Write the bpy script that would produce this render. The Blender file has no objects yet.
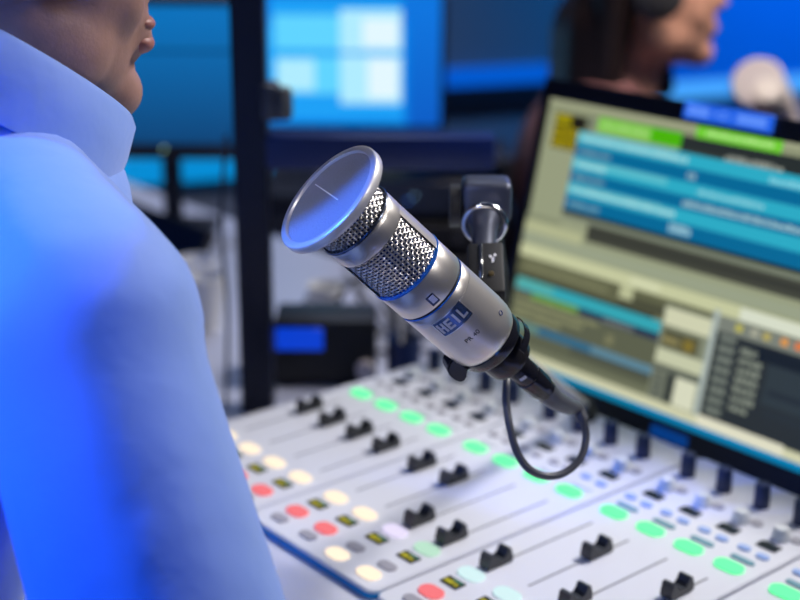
import bpy, bmesh, math, random
from mathutils import Vector, Matrix, Quaternion
random.seed(7)
sc = bpy.context.scene
col = sc.collection
Z0 = 0.82                                  # height of the console surface above the floor
R = math.radians
PI = math.pi
V = lambda x, y, z: Vector((x, y, z + Z0))
ROT = R(49.77)                             # the back half of the studio is turned against the console
E1 = Vector((math.cos(ROT), math.sin(ROT), 0)); E2 = Vector((-math.sin(ROT), math.cos(ROT), 0))
def B(a, b, z): return Vector((-.2, .01, z + Z0)) + E1*a + E2*b

# ------------------------------------------------------------------ materials
def lin(c): return c/12.92 if c <= .04045 else ((c+.055)/1.055)**2.4
def rgb(r, g, b): return (lin(r/255), lin(g/255), lin(b/255), 1)
def mat(name, color, rough=.5, metal=0, emis=0, noise=0, nscale=40, bump=0, bscale=200, sheen=0, coat=0, ecol=None):
    m = bpy.data.materials.new(name); m.use_nodes = True
    nt = m.node_tree; p = nt.nodes['Principled BSDF']
    c = color if len(color) == 4 else (*color, 1)
    p.inputs['Base Color'].default_value = c
    p.inputs['Roughness'].default_value = rough
    p.inputs['Metallic'].default_value = metal
    if sheen: p.inputs['Sheen Weight'].default_value = sheen
    if coat: p.inputs['Coat Weight'].default_value = coat
    if emis:
        p.inputs['Emission Color'].default_value = ecol or c
        p.inputs['Emission Strength'].default_value = emis
    tc = nt.nodes.new('ShaderNodeTexCoord')
    if noise:
        n = nt.nodes.new('ShaderNodeTexNoise'); n.inputs['Scale'].default_value = nscale; n.inputs['Detail'].default_value = 4
        mx = nt.nodes.new('ShaderNodeMix'); mx.data_type = 'RGBA'
        mx.inputs['A'].default_value = tuple(max(0, v*(1-noise)) for v in c[:3]) + (1,)
        mx.inputs['B'].default_value = tuple(min(1, v*(1+noise)) for v in c[:3]) + (1,)
        nt.links.new(tc.outputs['Object'], n.inputs['Vector'])
        nt.links.new(n.outputs['Fac'], mx.inputs['Factor'])
        nt.links.new(mx.outputs['Result'], p.inputs['Base Color'])
    if bump:
        n2 = nt.nodes.new('ShaderNodeTexNoise'); n2.inputs['Scale'].default_value = bscale; n2.inputs['Detail'].default_value = 5
        b = nt.nodes.new('ShaderNodeBump'); b.inputs['Strength'].default_value = bump; b.inputs['Distance'].default_value = .01
        nt.links.new(tc.outputs['Object'], n2.inputs['Vector'])
        nt.links.new(n2.outputs['Fac'], b.inputs['Height']); nt.links.new(b.outputs['Normal'], p.inputs['Normal'])
    return m
def emit(name, color, s=1.0):
    m = bpy.data.materials.new(name); m.use_nodes = True; nt = m.node_tree
    p = nt.nodes['Principled BSDF']; p.inputs['Base Color'].default_value = (.01, .01, .01, 1); p.inputs['Roughness'].default_value = .35
    p.inputs['Specular IOR Level'].default_value = .2
    p.inputs['Emission Color'].default_value = color; p.inputs['Emission Strength'].default_value = s
    return m
M = {}
M['silver'] = mat('champagne_metal', (.62, .585, .55), .34, .85, noise=.03, nscale=300)
M['rim'] = mat('rim_metal', (.62, .61, .62), .36, .55)
M['screen_cloth'] = mat('filter_mesh', (.30, .30, .33), .5, .25, bump=.25, bscale=900, noise=.12, nscale=700)
M['wire'] = mat('grille_wire', (.46, .44, .43), .3, .85)
M['core'] = mat('grille_core', (.015, .04, .20), .6, .2)
M['blue_lit_ring'] = mat('blue_lit_ring', (.02, .15, .58), .3, .4)  # ring metal with its blue reflection painted into the colour
M['black'] = mat('black_plastic', (.010, .010, .013), .5, 0, noise=.2)
M['gloss_black'] = mat('gloss_black', (.01, .01, .014), .16, 0)
M['black_metal'] = mat('black_metal', (.025, .025, .03), .28, .6)
M['rubber'] = mat('cable_rubber', (.06, .063, .078), .4, noise=.15, nscale=120)
M['greymetal'] = mat('boom_metal', (.10, .11, .15), .38, .5)
M['steel'] = mat('bright_steel', (.75, .75, .76), .18, 1)
M['print'] = mat('dark_print', (.03, .03, .035), .6)
M['white_print'] = mat('white_print', (.8, .8, .82), .5)
M['gold'] = mat('brass_screw', (.75, .55, .25), .3, 1)
M['stripe'] = mat('white_stripe', (.9, .9, .9), .5)
M['con'] = mat('console_white', (.76, .77, .84), .38, noise=.02, nscale=30)
M['conside'] = mat('console_body', (.70, .71, .80), .45, noise=.02, nscale=30)
M['bluetrim'] = mat('blue_trim', (.0, .36, .72), .4)
M['slot'] = mat('slot_grey', (.22, .22, .26), .6)
M['cap'] = mat('fader_black', (.016, .017, .02), .35, coat=.15)
M['capline'] = mat('fader_line', (.16, .2, .3), .4)
M['green'] = emit('lit_green', rgb(104, 250, 165), 1.25)
M['dimgreen'] = emit('dim_green', rgb(110, 200, 160), .55)
M['teal'] = mat('dim_teal', (.16, .34, .42), .5)
M['warm'] = emit('lit_warm', rgb(255, 236, 208), 1.15)
M['lav'] = emit('lit_lavender', rgb(236, 226, 255), 1.0)
M['palegreen'] = emit('lit_pale_green', rgb(196, 240, 214), .9)
M['palecyan'] = emit('lit_pale_cyan', rgb(214, 244, 246), 1.0)
M['red'] = emit('lit_red', rgb(250, 120, 126), 1.0)
M['greybtn'] = mat('grey_button', (.38, .37, .42), .5)
M['oled'] = mat('display_dark', (.008, .012, .02), .25)
M['yel'] = emit('display_yellow', rgb(190, 180, 20), .8)
M['whiteknob'] = mat('white_knob', (.78, .80, .82), .35)
M['blueknob'] = mat('blue_knob', (.008, .018, .07), .4)
M['ltblue'] = mat('light_blue_button', (.30, .44, .80), .5)
M['bezel'] = mat('bezel_black', (.009, .011, .022), .42)
M['skin'] = mat('skin', (.40, .22, .175), .5, noise=.18, nscale=90, bump=.05, bscale=400)
M['skin2'] = mat('skin_warm', (.62, .33, .23), .5, noise=.08, nscale=60)
M['lips_pale'] = mat('lips_pale', (.58, .27, .20), .45)
M['lips'] = mat('lips', (.40, .16, .14), .5)
M['shirt'] = mat('blue_shirt', (.22, .36, .84), .75, noise=.05, nscale=9, bump=.7, bscale=7, sheen=.3)
M['button'] = mat('shirt_button', (.8, .8, .75), .4)
M['hair_short'] = mat('short_hair', (.10, .075, .065), .8, noise=.4, nscale=200)
M['hair'] = mat('dark_hair', (.018, .010, .010), .42, noise=.5, nscale=80, bump=.4, bscale=90)
M['knit'] = mat('brown_pink_top', (.20, .085, .085), .8, noise=.15, nscale=60)
M['trouser'] = mat('dark_trousers', (.03, .035, .05), .8)
M['eye'] = mat('eye_white', (.8, .78, .75), .25)
M['chair'] = mat('chair_fabric', (.03, .03, .035), .8)
M['desk'] = mat('desk_white', (.50, .52, .66), .45, noise=.03, nscale=8)
M['dark'] = mat('dark_cabinet', (.012, .014, .024), .5, noise=.2, nscale=20)
M['frame'] = mat('dark_blue_frame', (.003, .006, .022), .4, .2)
M['framelit'] = mat('frame_lit_blue', (.004, .018, .12), .4)  # frame colour with the blue light on the bar painted in
M['wall'] = mat('wall_paint', (.20, .20, .24), .8, noise=.05, nscale=5)
M['floor'] = mat('floor_carpet', (.06, .065, .09), .9, noise=.3, nscale=60)
M['cyan'] = emit('cyan_light', rgb(0, 140, 212), 1.0)
M['bluelight'] = emit('blue_light', rgb(0, 88, 205), 1.0)
M['skylight'] = emit('pale_blue_light', rgb(70, 165, 255), 1.0)
M['paper'] = mat('paper_white', (.80, .79, .78), .6, noise=.04)
M['tabglass'] = mat('tablet_glass', (.006, .018, .045), .3)
M['boxblue'] = emit('box_display_blue', rgb(6, 62, 205), 1.0)
M['brown'] = mat('brown_card', (.12, .10, .10), .7, noise=.2)
M['pinkwhite'] = mat('pale_cap', (.75, .66, .66), .5)
M['navy'] = mat('navy_plastic', (.01, .03, .12), .4)
M['ledgreen'] = emit('led_green', rgb(150, 190, 170), 3.0)
M['ledblue'] = emit('led_blue', rgb(40, 110, 220), 2.0)
M['ledgrey'] = emit('led_pale', rgb(120, 160, 190), 2.0)
M['lampwhite'] = mat('pale_lamp', (.66, .62, .62), .5)
M['label'] = emit('blue_label_glow', rgb(34, 98, 228), 1.0)  # emission added to brighten the strip
M['labeltext'] = emit('label_text', rgb(92, 142, 250), 1.0)
M['logo'] = emit('logo_blue', rgb(0, 62, 140), .8)

# ------------------------------------------------------------------ object helpers
def link(name, bm, m, parent=None, label=None, smooth=True, mats=None):
    me = bpy.data.meshes.new(name); bm.normal_update(); bm.to_mesh(me); bm.free()
    o = bpy.data.objects.new(name, me); col.objects.link(o)
    for mm in (mats or [m]): me.materials.append(mm)
    if smooth:
        me.shade_smooth()
        try: me.set_sharp_from_angle(angle=R(38))
        except Exception: pass
    if parent is not None: o.parent = parent
    if label: o['label'] = label
    return o
def tag(o, label=None, cat=None, group=None, kind=None):
    if label: o['label'] = label
    if cat: o['category'] = cat
    if group: o['group'] = group
    if kind: o['kind'] = kind
    return o
def thing(name, label, cat, loc, rot=None, group=None):
    o = bpy.data.objects.new(name, None); col.objects.link(o); o.empty_display_size = .02
    o.location = loc
    if rot is not None:
        if isinstance(rot, (int, float)): o.rotation_euler = (0, 0, rot)
        else:
            o.rotation_mode = 'QUATERNION'; o.rotation_quaternion = rot
    return tag(o, label, cat, group)
def nb(): return bmesh.new()
def add_box(bm, c, s, bev=0, seg=2, mtx=None, mi=0):
    b2 = bmesh.new(); bmesh.ops.create_cube(b2, size=1)
    for v in b2.verts: v.co = Vector((v.co.x*s[0], v.co.y*s[1], v.co.z*s[2]))
    if bev: bmesh.ops.bevel(b2, geom=b2.edges[:], offset=bev, segments=seg, profile=.5, affect='EDGES')
    T = Matrix.Translation(Vector(c)) @ (mtx or Matrix())
    merge(bm, b2, T, mi); return bm
def merge(bm, b2, T=None, mi=0):
    if T is not None: b2.transform(T)
    off = {}
    for v in b2.verts: off[v] = bm.verts.new(v.co)
    for f in b2.faces:
        try:
            nf = bm.faces.new([off[v] for v in f.verts]); nf.material_index = mi
        except ValueError: pass
    b2.free()
def add_lathe(bm, prof, n=48, a0=0, a1=2*PI, close=True, mi=0, sx=1, sy=1, cx=0, cy=0):
    full = abs(a1-a0-2*PI) < 1e-6
    k = n if full else n+1
    rings = []
    for r, z in prof:
        if r < 1e-7: rings.append([bm.verts.new((cx, cy, z))]); continue
        rings.append([bm.verts.new((cx+sx*r*math.cos(a0+(a1-a0)*i/n), cy+sy*r*math.sin(a0+(a1-a0)*i/n), z)) for i in range(k)])
    for p, q in zip(rings, rings[1:]):
        m = n
        for i in range(m):
            j = (i+1) % k if full else i+1
            if len(p) == 1 and len(q) == 1: continue
            if len(p) == 1: f = bm.faces.new((p[0], q[j], q[i]))
            elif len(q) == 1: f = bm.faces.new((p[i], p[j], q[0]))
            else: f = bm.faces.new((p[i], p[j], q[j], q[i]))
            f.material_index = mi
    return bm
def fix(bm): bmesh.ops.recalc_face_normals(bm, faces=bm.faces[:]); return bm
def add_tube(bm, pts, rad, n=10, caps=True, closed=False):
    pts = [Vector(p) for p in pts]; N = len(pts); rings = []
    prev = None
    for i, p in enumerate(pts):
        if closed: d = pts[(i+1) % N]-pts[i-1]
        else: d = pts[min(i+1, N-1)]-pts[max(i-1, 0)]
        d.normalize()
        if prev is None:
            a = d.orthogonal().normalized()
        else:
            a = (prev-d*prev.dot(d)).normalized()
        prev = a; b = d.cross(a)
        r = rad[i] if isinstance(rad, (list, tuple)) else rad
        rings.append([bm.verts.new(p+(a*math.cos(2*PI*k/n)+b*math.sin(2*PI*k/n))*r) for k in range(n)])
    for i in range(N if closed else N-1):
        p, q = rings[i], rings[(i+1) % N]
        for k in range(n): bm.faces.new((p[k], p[(k+1) % n], q[(k+1) % n], q[k]))
    if caps and not closed:
        bm.faces.new(rings[0][::-1]); bm.faces.new(rings[-1])
    return bm
def spline(P, sub=10):
    P = [Vector(p) for p in P]; out = []
    Q = [P[0]*2-P[1]] + P + [P[-1]*2-P[-2]]
    for i in range(1, len(Q)-2):
        a, b, c, d = Q[i-1], Q[i], Q[i+1], Q[i+2]
        for k in range(sub):
            t = k/sub
            out.append(.5*((2*b)+(-a+c)*t+(2*a-5*b+4*c-d)*t*t+(-a+3*b-3*c+d)*t**3))
    out.append(P[-1]); return out
def add_prism(bm, poly, z0, z1, mi=0):
    a = [bm.verts.new((x, y, z0)) for x, y in poly]; b = [bm.verts.new((x, y, z1)) for x, y in poly]
    n = len(poly)
    fs = [bm.faces.new(a[::-1]), bm.faces.new(b)] + [bm.faces.new((a[i], a[(i+1) % n], b[(i+1) % n], b[i])) for i in range(n)]
    for f in fs: f.material_index = mi
    return bm
def rrect(w, h, r, n=5, cx=0, cy=0):
    out = []
    for sx, sy, a in ((1, 1, 0), (-1, 1, 90), (-1, -1, 180), (1, -1, 270)):
        for k in range(n+1):
            t = R(a+90*k/n); out.append((cx+sx*(w/2-r)+r*math.cos(t), cy+sy*(h/2-r)+r*math.sin(t)))
    return out
def text_bm(s, size, extrude=.0001, bold=0):
    c = bpy.data.curves.new('lettering', 'FONT'); c.body = s; c.size = size; c.align_x = 'CENTER'; c.align_y = 'CENTER'; c.extrude = extrude; c.offset = bold
    o = bpy.data.objects.new('lettering', c); col.objects.link(o)
    dg = bpy.context.evaluated_depsgraph_get(); me = bpy.data.meshes.new_from_object(o.evaluated_get(dg))
    bm = bmesh.new(); bm.from_mesh(me); bpy.data.objects.remove(o); bpy.data.meshes.remove(me); bpy.data.curves.remove(c)
    return bm

# ------------------------------------------------------------------ camera
cd = bpy.data.cameras.new('camera'); cam = bpy.data.objects.new('camera', cd); col.objects.link(cam)
r_ = Vector((0.64418664, 0.7648411, 0.00645488)); u_ = Vector((-0.24391607, 0.19742484, 0.94948849)); f_ = Vector((-0.72493346, 0.61322224, -0.31373548))
mw = Matrix((r_, u_, -f_)).transposed().to_4x4(); mw.translation = V(1.0393753, -0.8277095, 0.5416827)
cam.matrix_world = mw
cd.sensor_width = 36; cd.lens = 1387.2/800*36; cd.clip_start = .02
cd.dof.use_dof = True; cd.dof.focus_distance = .885; cd.dof.aperture_fstop = cd.lens/1000/.0168
sc.camera = cam

# ------------------------------------------------------------------ MICROPHONE
def camat(x, y, d): return Vector((1.0393753, -.8277095, .5416827)) + (f_ + r_*((x-400)/1387.2) - u_*((y-300)/1387.2))*d
F_ = camat(327.5, 196, .854); A_ = (camat(485, 337, .931)-F_).normalized(); KZ = (camat(485, 337, .931)-F_).length/.166
nx = Vector((.968, -.219, -.122)); nx = (nx-A_*nx.dot(A_)).normalized(); ny = A_.cross(nx)
t15 = R(15); X_ = nx*math.cos(t15)+ny*math.sin(t15); Y_ = A_.cross(X_)
MQ = Matrix((X_, Y_, A_)).transposed().to_quaternion()
def mic_w(p): return Vector(F_) + X_*p[0] + Y_*p[1] + A_*(p[2]*KZ)       # console-relative
mic = thing('studio_microphone', 'large silver studio microphone with round pop filter disc hanging over the mixing console', 'microphone', V(*F_), MQ)
# pop filter: rim (lathe) > mesh screen, thin white stripe
bm = add_lathe(nb(), [(.0350, .0020), (.0351, .0002), (.0354, -.0002), (.0390, -.0002), (.0396, .0002), (.0399, .0010), (.0400, .0058), (.0397, .0066), (.0388, .0070), (.0350, .0070), (.0350, .0020)], 96)
popf = link('pop_filter', fix(bm), M['rim'], mic, 'grey metal rim of the pop filter')
bm = add_lathe(nb(), [(0, .0018), (.012, .0018), (.024, .0018), (.0349, .0018), (.0349, .0026), (0, .0026)], 72)
link('filter_screen', fix(bm), M['screen_cloth'], popf, 'fine grey mesh disc inside the rim')
bm = nb()
c0 = Vector((-.0305, -.0012)); c1 = Vector((.0122, -.0023))
def rot15(p): return (p[0]*math.cos(-t15)-p[1]*math.sin(-t15), p[0]*math.sin(-t15)+p[1]*math.cos(-t15))
c0 = rot15(c0); c1 = rot15(c1)
add_tube(bm, [(c0[0]*.92, c0[1]*.92, .0014), (c1[0]*.95, c1[1]*.95, .0014)], .00042, 6)
link('white_stripe', bm, M['stripe'], popf, 'thin straight white stripe on the filter screen')
def wire_grid(bm, rad, z0, z1, na, nr, wr, amp, a0=0, a1=2*PI):
    full = abs(a1-a0-2*PI) < 1e-6
    dz = (z1-z0)/nr
    for j in range(na + (0 if full else 1)):
        th = a0+(a1-a0)*j/na; pts = []
        for i in range(nr*2+1):
            rr = rad+amp*math.cos(PI*(i/2+j)) ; pts.append((rr*math.cos(th), rr*math.sin(th), z0+dz*i/2))
        add_tube(bm, pts, wr, 5, False)
    for i in range(1, nr):
        pts = []
        N = na*2
        for k in range(N + (0 if full else 1)):
            th = a0+(a1-a0)*k/N; rr = rad-amp*math.cos(PI*(k/2+i)); pts.append((rr*math.cos(th), rr*math.sin(th), z0+dz*i))
        add_tube(bm, pts, wr, 5, False, closed=full)
    return bm
fg = link('front_grille', wire_grid(nb(), .0243, .0065, .0268, 56, 8, .00062, .00040), M['wire'], mic, 'woven silver wire front grille')
link('grille_core', fix(add_lathe(nb(), [(0, .0062), (.0222, .0062), (.0228, .0075), (.0228, .0268), (0, .0268)], 48)), M['core'], fg, 'dark inside behind the wire')
# collar between the grilles
bm = add_lathe(nb(), [(.0235, .0262), (.0262, .0262), (.0268, .0268), (.0268, .0276), (.0258, .0284), (.0262, .0292), (.0266, .031), (.0266, .0395), (.0262, .0415), (.0240, .0415), (.0235, .0400), (.0235, .0262)], 96)
col_ = link('collar', fix(bm), M['silver'], mic, 'silver collar between the two grilles')
link('collar_ring', fix(add_lathe(nb(), [(.0240, .0256), (.0264, .0258), (.0270, .0266), (.0270, .0274), (.0240, .0276), (.0240, .0256)], 80)), mat('dark_steel', (.12, .14, .20), .25, .9), col_, 'dark steel edge ring')
mg = link('main_grille', wire_grid(nb(), .0246, .0405, .0792, 56, 14, .00062, .00040), M['wire'], mic, 'woven silver wire grille of the head')
link('grille_core', fix(add_lathe(nb(), [(0, .0405), (.0230, .0405), (.0230, .0795), (0, .0795)], 48)), M['core'], mg, 'dark inside behind the wire')
# two rails either side of the window
for s in (-1, 1):
    bm = nb(); a0 = s*R(90)-R(22); a1 = s*R(90)+R(22)
    add_lathe(bm, [(.0248, .0400), (.0265, .0400), (.0265, .0800), (.0248, .0800), (.0248, .0400)], 16, a0, a1)
    bmesh.ops.holes_fill(bm, edges=[e for e in bm.edges if e.is_boundary])
    link('grille_rail', fix(bm), M['silver'], mic, 'silver rail beside the grille window')
link('grille_ring', fix(add_lathe(nb(), [(.0240, .0778), (.0266, .0783), (.0270, .0786), (.0270, .0796), (.0266, .0800), (.0240, .0802), (.0240, .0778)], 96)), M['blue_lit_ring'], mic, 'thin ring behind the grille, tinted by blue light')
# latch band
band = link('latch_band', fix(add_lathe(nb(), [(.0235, .0800), (.0262, .0802), (.0265, .0808), (.0265, .1020), (.0262, .1026), (.0235, .1026), (.0235, .0800)], 96)), M['silver'], mic)
bm = nb(); add_prism(bm, rrect(.0040, .0060, .0006, 3), 0, .0012)
T = Matrix.Rotation(R(-5), 4, 'Z') @ Matrix.Translation((.0262, 0, .0955)) @ Matrix.Rotation(R(90), 4, 'Y') @ Matrix.Rotation(R(90), 4, 'Z')
bm.transform(T); link('latch', bm, M['steel'], band, 'small bright square latch', smooth=False)
bm = nb(); add_prism(bm, rrect(.0062, .0088, .0006, 3), 0, .0002)
bm.transform(Matrix.Rotation(R(-4), 4, 'Z') @ Matrix.Translation((.0264, 0, .0962)) @ Matrix.Rotation(R(90), 4, 'Y') @ Matrix.Rotation(R(90), 4, 'Z'))
link('latch_notch', bm, bpy.data.materials['dark_steel'], band, 'dark blue notch around the latch', smooth=False)
bm = nb(); add_lathe(bm, [(.0236, .1020), (.0259, .1022), (.0259, .1046), (.0236, .1046)], 60)
link('groove', fix(bm), M['black'], mic, 'black groove behind the band')
bm = nb(); add_lathe(bm, [(.0240, .1043), (.0261, .1043), (.0265, .1046), (.0265, .1051), (.0240, .1052), (.0240, .1043)], 90)
link('groove_ring', fix(bm), M['blue_lit_ring'], mic, 'thin edge of the groove, tinted by blue light')
# body
prof = [(.0240, .1050), (.0260, .1050), (.0264, .1056), (.0264, .1128), (.0261, .1131), (.0264, .1134), (.0264, .150), (.0262, .155), (.0257, .160), (.0249, .1635), (.0238, .1655), (.0226, .1662), (.020, .1664), (0, .1664)]
body = link('body', fix(add_lathe(nb(), prof, 128)), M['silver'], mic, 'plain silver barrel of the microphone')
def wrap(bm, rad, s, th):                      # text plane (x right, y up) onto the barrel
    for v in bm.verts:
        a = th - v.co.x/rad; rr = rad+v.co.z
        v.co = Vector((rr*math.cos(a), rr*math.sin(a), s-v.co.y))
    return bm
def grid_plate(w, h, z0, z1, n=16):
    bm = nb()
    for i in range(n):
        x0 = -w/2+w*i/n; x1 = x0+w/n
        v = [bm.verts.new(p) for p in ((x0, -h/2, z1), (x1, -h/2, z1), (x1, h/2, z1), (x0, h/2, z1))]
        bm.faces.new(v)
    bmesh.ops.remove_doubles(bm, verts=bm.verts[:], dist=1e-6)
    r = bmesh.ops.extrude_face_region(bm, geom=bm.faces[:])
    for e in r['geom']:
        if isinstance(e, bmesh.types.BMVert): e.co.z = z0
    return fix(bm)
badge = link('badge', wrap(grid_plate(.0245, .0150, -.0002, .00025), .0264, .1195, 0), mat('badge_blue', (.10, .17, .36), .22, .8), mic, 'blue steel badge plate with raised lettering')
bm = nb()
for w, h, x, y in ((.0245, .0008, 0, .0073), (.0245, .0008, 0, -.0073), (.0008, .0150, .0119, 0), (.0008, .0150, -.0119, 0)):
    g = grid_plate(w, h, 0, .0006, 12 if w > .01 else 1)
    g.transform(Matrix.Translation((x, y, 0))); merge(bm, g)
link('badge_border', wrap(bm, .0264, .1195, 0), M['steel'], badge, 'bright border of the badge')
def block_letters(word, w, h, st, gap):
    bm = nb(); n = len(word); x = -(n*w+(n-1)*gap)/2
    segs = {'H': [(0, 0, st, h), (w-st, 0, st, h), (0, h/2-st/2, w, st)], 'E': [(0, 0, st, h), (0, 0, w, st), (0, h-st, w, st), (0, h/2-st/2, w*.85, st)],
            'I': [(w/2-st/2, 0, st, h)], 'L': [(0, 0, st, h), (0, 0, w, st)]}
    for ch in word:
        for sx, sy, sw, sh in segs[ch]:
            g = grid_plate(sw, sh, 0, .0007, max(1, int(sw/.0009))); g.transform(Matrix.Translation((x+sx+sw/2, -h/2+sy+sh/2, 0))); merge(bm, g)
        x += w+gap
    return bm
link('badge_lettering', wrap(block_letters('HEIL', .0047, .0090, .00155, .0009), .0265, .1195, 0), mat('badge_letter', (.55, .57, .66), .42, .7), badge, 'raised bright letters HEIL')
link('model_lettering', wrap(text_bm('PR 40', .0050, .00012), .0265, .1400, R(-2)), M['print'], body, 'small dark printed letters PR 40', smooth=False)
bm = nb(); add_lathe(bm, [(0, -.0002), (.0012, -.0002), (.0016, .0003), (.0019, .0003), (.0019, -.0004)], 20)
bm.transform(Matrix.Rotation(R(-58), 4, 'Z') @ Matrix.Translation((.0265, 0, .1490)) @ Matrix.Rotation(R(90), 4, 'Y'))
link('screw', fix(bm), M['navy'], body, 'small dark screw')
link('end_ring', fix(add_lathe(nb(), [(.018, .1650), (.0232, .1650), (.0242, .1662), (.0242, .1725), (.0234, .1745), (.0215, .1752), (.0180, .1760), (.018, .165)], 80)), M['gloss_black'], mic, 'black ring at the rear end')
link('end_cap', fix(add_lathe(nb(), [(.0, .1752), (.0172, .1752), (.0176, .1760), (.0176, .1925), (.0168, .1955), (.0150, .1966), (0, .1966)], 64)), mat('cap_black', (.03, .028, .03), .2, .5), mic, 'black rear cap where the cable plugs in')

# ------------------------------------------------------------------ cable with plug
cab = thing('microphone_cable', 'black microphone cable with plug looping below the rear of the silver microphone', 'cable', V(*F_), MQ)
plug = link('plug', fix(add_lathe(nb(), [(0, .1950), (.0093, .1950), (.0096, .1956), (.0096, .2150), (.0090, .2156), (.0090, .2172), (.0098, .2178), (.0098, .2300), (.0092, .2330), (.0082, .2380), (.0080, .2400), (0, .24)], 40)), M['gloss_black'], cab, 'black metal plug shell')
g = text_bm('REAN', .0035, .0001)
bm = nb(); 
for k in range(4): add_box(bm, ((k-1.5)*.0014, 0, 0), (.0009, .0026, .0003))
g.free()
bm2 = wrap(bm, .0097, .2085, R(10)); link('plug_mark', bm2, M['white_print'], plug, 'small white mark on the plug', smooth=False)
MI = Matrix((X_, Y_, A_))
def to_mic(p):
    v = MI @ (Vector(p)-F_); v.z /= KZ; return v
def squeeze(root):
    for o in root.children_recursive: o.data.transform(Matrix.Diagonal((1, 1, KZ, 1)))
loop = [(0.4219, -0.1392, 0.1587), (0.4267, -0.1376, 0.1506), (0.4312, -0.1385, 0.1384), (0.4352, -0.1482, 0.1263), (0.4334, -0.1623, 0.1189), (0.4288, -0.1758, 0.119), (0.4231, -0.1872, 0.1257), (0.4148, -0.1913, 0.137), (0.4076, -0.1917, 0.1529), (0.3977, -0.1867, 0.1695), (0.3878, -0.1765, 0.1806), (.3620, -.1510, .1830), (.3220, -.1160, .1730), (.2950, -.0950, .1640)]
lp = [to_mic(p) for p in loop]
path = spline([(0, 0, .238), (0, 0, .250)] + [lp[0]*.5+Vector((0, 0, .258))*.5] + lp[:2], 8)
rads = [.0084-(.0084-.0044)*min(1, i/(len(path)*.75)) for i in range(len(path))]
link('boot', add_tube(nb(), path, rads, 16), M['rubber'], plug, 'tapering rubber boot of the plug')
bm = nb(); add_tube(bm, spline(lp, 10), .0028, 12)
link('cord', bm, M['rubber'], cab)
squeeze(mic); squeeze(cab)

# ------------------------------------------------------------------ boom arm
bl = Vector((.187, .134, 0))
boom = thing('boom_arm', 'dark grey jointed boom arm that carries the silver microphone', 'microphone arm', V(*bl))
def q(p): return Vector(p)-bl
K = Vector((.312, -.128, .282))
# joint block, axes roughly along the camera side
vz = Vector((0, 0, 1)); vr = Vector((.655, .755, 0)).normalized(); vf = Vector((-.755, .655, 0)).normalized()
BM = Matrix((vr, vf, vz)).transposed().to_4x4()
bm = nb(); add_box(bm, q(K+Vector((0, 0, .004))+vf*.012), (.037, .034, .031), .005, 3, BM); 
blk = link('joint_block', bm, M['greymetal'], boom, 'rounded grey joint block')
bm = nb(); add_lathe(bm, [(0, -.004), (.0165, -.004), (.0165, .004), (0, .004)], 36)
bm.transform(Matrix.Translation(q(K-vr*.0235+vf*.010+Vector((0, 0, -.001)))) @ BM @ Matrix.Rotation(R(90), 4, 'Y')); link('joint_disc', fix(bm), M['black'], boom, 'black tightening disc on the joint')
sd = (Vector((.352, -.169, .262))-Vector((.330, -.147, .287))).normalized()     # stem direction
stem0 = Vector((.331, -.148, .279)); SQ = Vector((0, 0, 1)).rotation_difference(sd).to_matrix().to_4x4()
bm = nb(); ring = [(math.cos(2*PI*i/40)*.0145, math.sin(2*PI*i/40)*.0145, 0) for i in range(40)]
add_tube(bm, ring, .0026, 10, closed=True); 
nrm = (Vector((1.0394, -.8277, .5417))-stem0).normalized()*.75+sd*.65; nrm.normalize()
bm.transform(Matrix.Translation(q(stem0+vz*-.002)) @ Vector((0, 0, 1)).rotation_difference(nrm).to_matrix().to_4x4()); link('joint_collar', bm, M['steel'], boom, 'bright ring round the joint')
bm = nb(); add_lathe(bm, [(0, -.006), (.011, -.006), (.0125, .0), (.0100, .006), (.0090, .012), (.0090, .030), (0, .030)], 36)
bm.transform(Matrix.Translation(q(stem0)) @ SQ); link('stem', fix(bm), M['greymetal'], boom, 'short round grey stem')
# clamp plates from the stem to the rear ring of the microphone
end = mic_w((0, 0, .1705)); e0 = Vector((.348, -.163, .2655))
cdv = (end-e0); L = cdv.length; cdv.normalize()
tv = (Vector((1.0394, -.8277, .5417))-e0); tv = (tv-cdv*tv.dot(cdv)).normalized(); sv = cdv.cross(tv)
CM = Matrix((sv, tv, cdv)).transposed().to_4x4(); L -= .016
bm = nb(); add_box(bm, q(e0+cdv*(L*.5-.012)), (.026, .012, L-.024), .0025, 2, CM)
cl = link('clip', bm, mat('clip_black', (.004, .004, .006), .6), boom, 'black clip holding the microphone')
camv = Vector((1.0394, -.8277, .5417))
bm = nb(); add_box(bm, q(e0+cdv*.020+tv*.0066+sv*.0035), (.0024, .0012, .034), .0004, 1, CM); link('clip_edge', bm, M['steel'], cl, 'bright metal edge of the clip')
bm = nb()
for k, (dx, dz) in enumerate(((-.0016, -.0016), (.0016, -.0004), (0, .0018), (.0002, .0042))):
    add_box(bm, q(e0+cdv*(.016+dz)+tv*.0062+sv*(-.0050+dx)), (.0018, .0004, .0022), 0, 1, CM)
sgn = link('clip_mark', bm, M['white_print'], cl, 'small white maker mark on the clip', smooth=False)
bm = nb(); add_lathe(bm, [(0, -.0008), (.0018, -.0008), (.0018, .0008), (0, .001)], 20); bm.transform(Matrix.Translation(q(e0+cdv*.033+tv*.0066-sv*.0035)) @ CM @ Matrix.Rotation(R(-90), 4, 'X')); link('clip_screw', fix(bm), M['gold'], cl, 'small brass screw')
bm = nb(); add_lathe(bm, [(.0243, .1668), (.0251, .1668), (.0251, .1722), (.0243, .1722), (.0243, .1668)], 60, R(100), R(325)); bmesh.ops.holes_fill(bm, edges=[e for e in bm.edges if e.is_boundary])
bm.transform(Matrix.Translation(q(F_)) @ MI.transposed().to_4x4()); link('clamp_ring', fix(bm), M['gloss_black'], boom, 'black clamp ring round the rear of the microphone')
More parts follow.
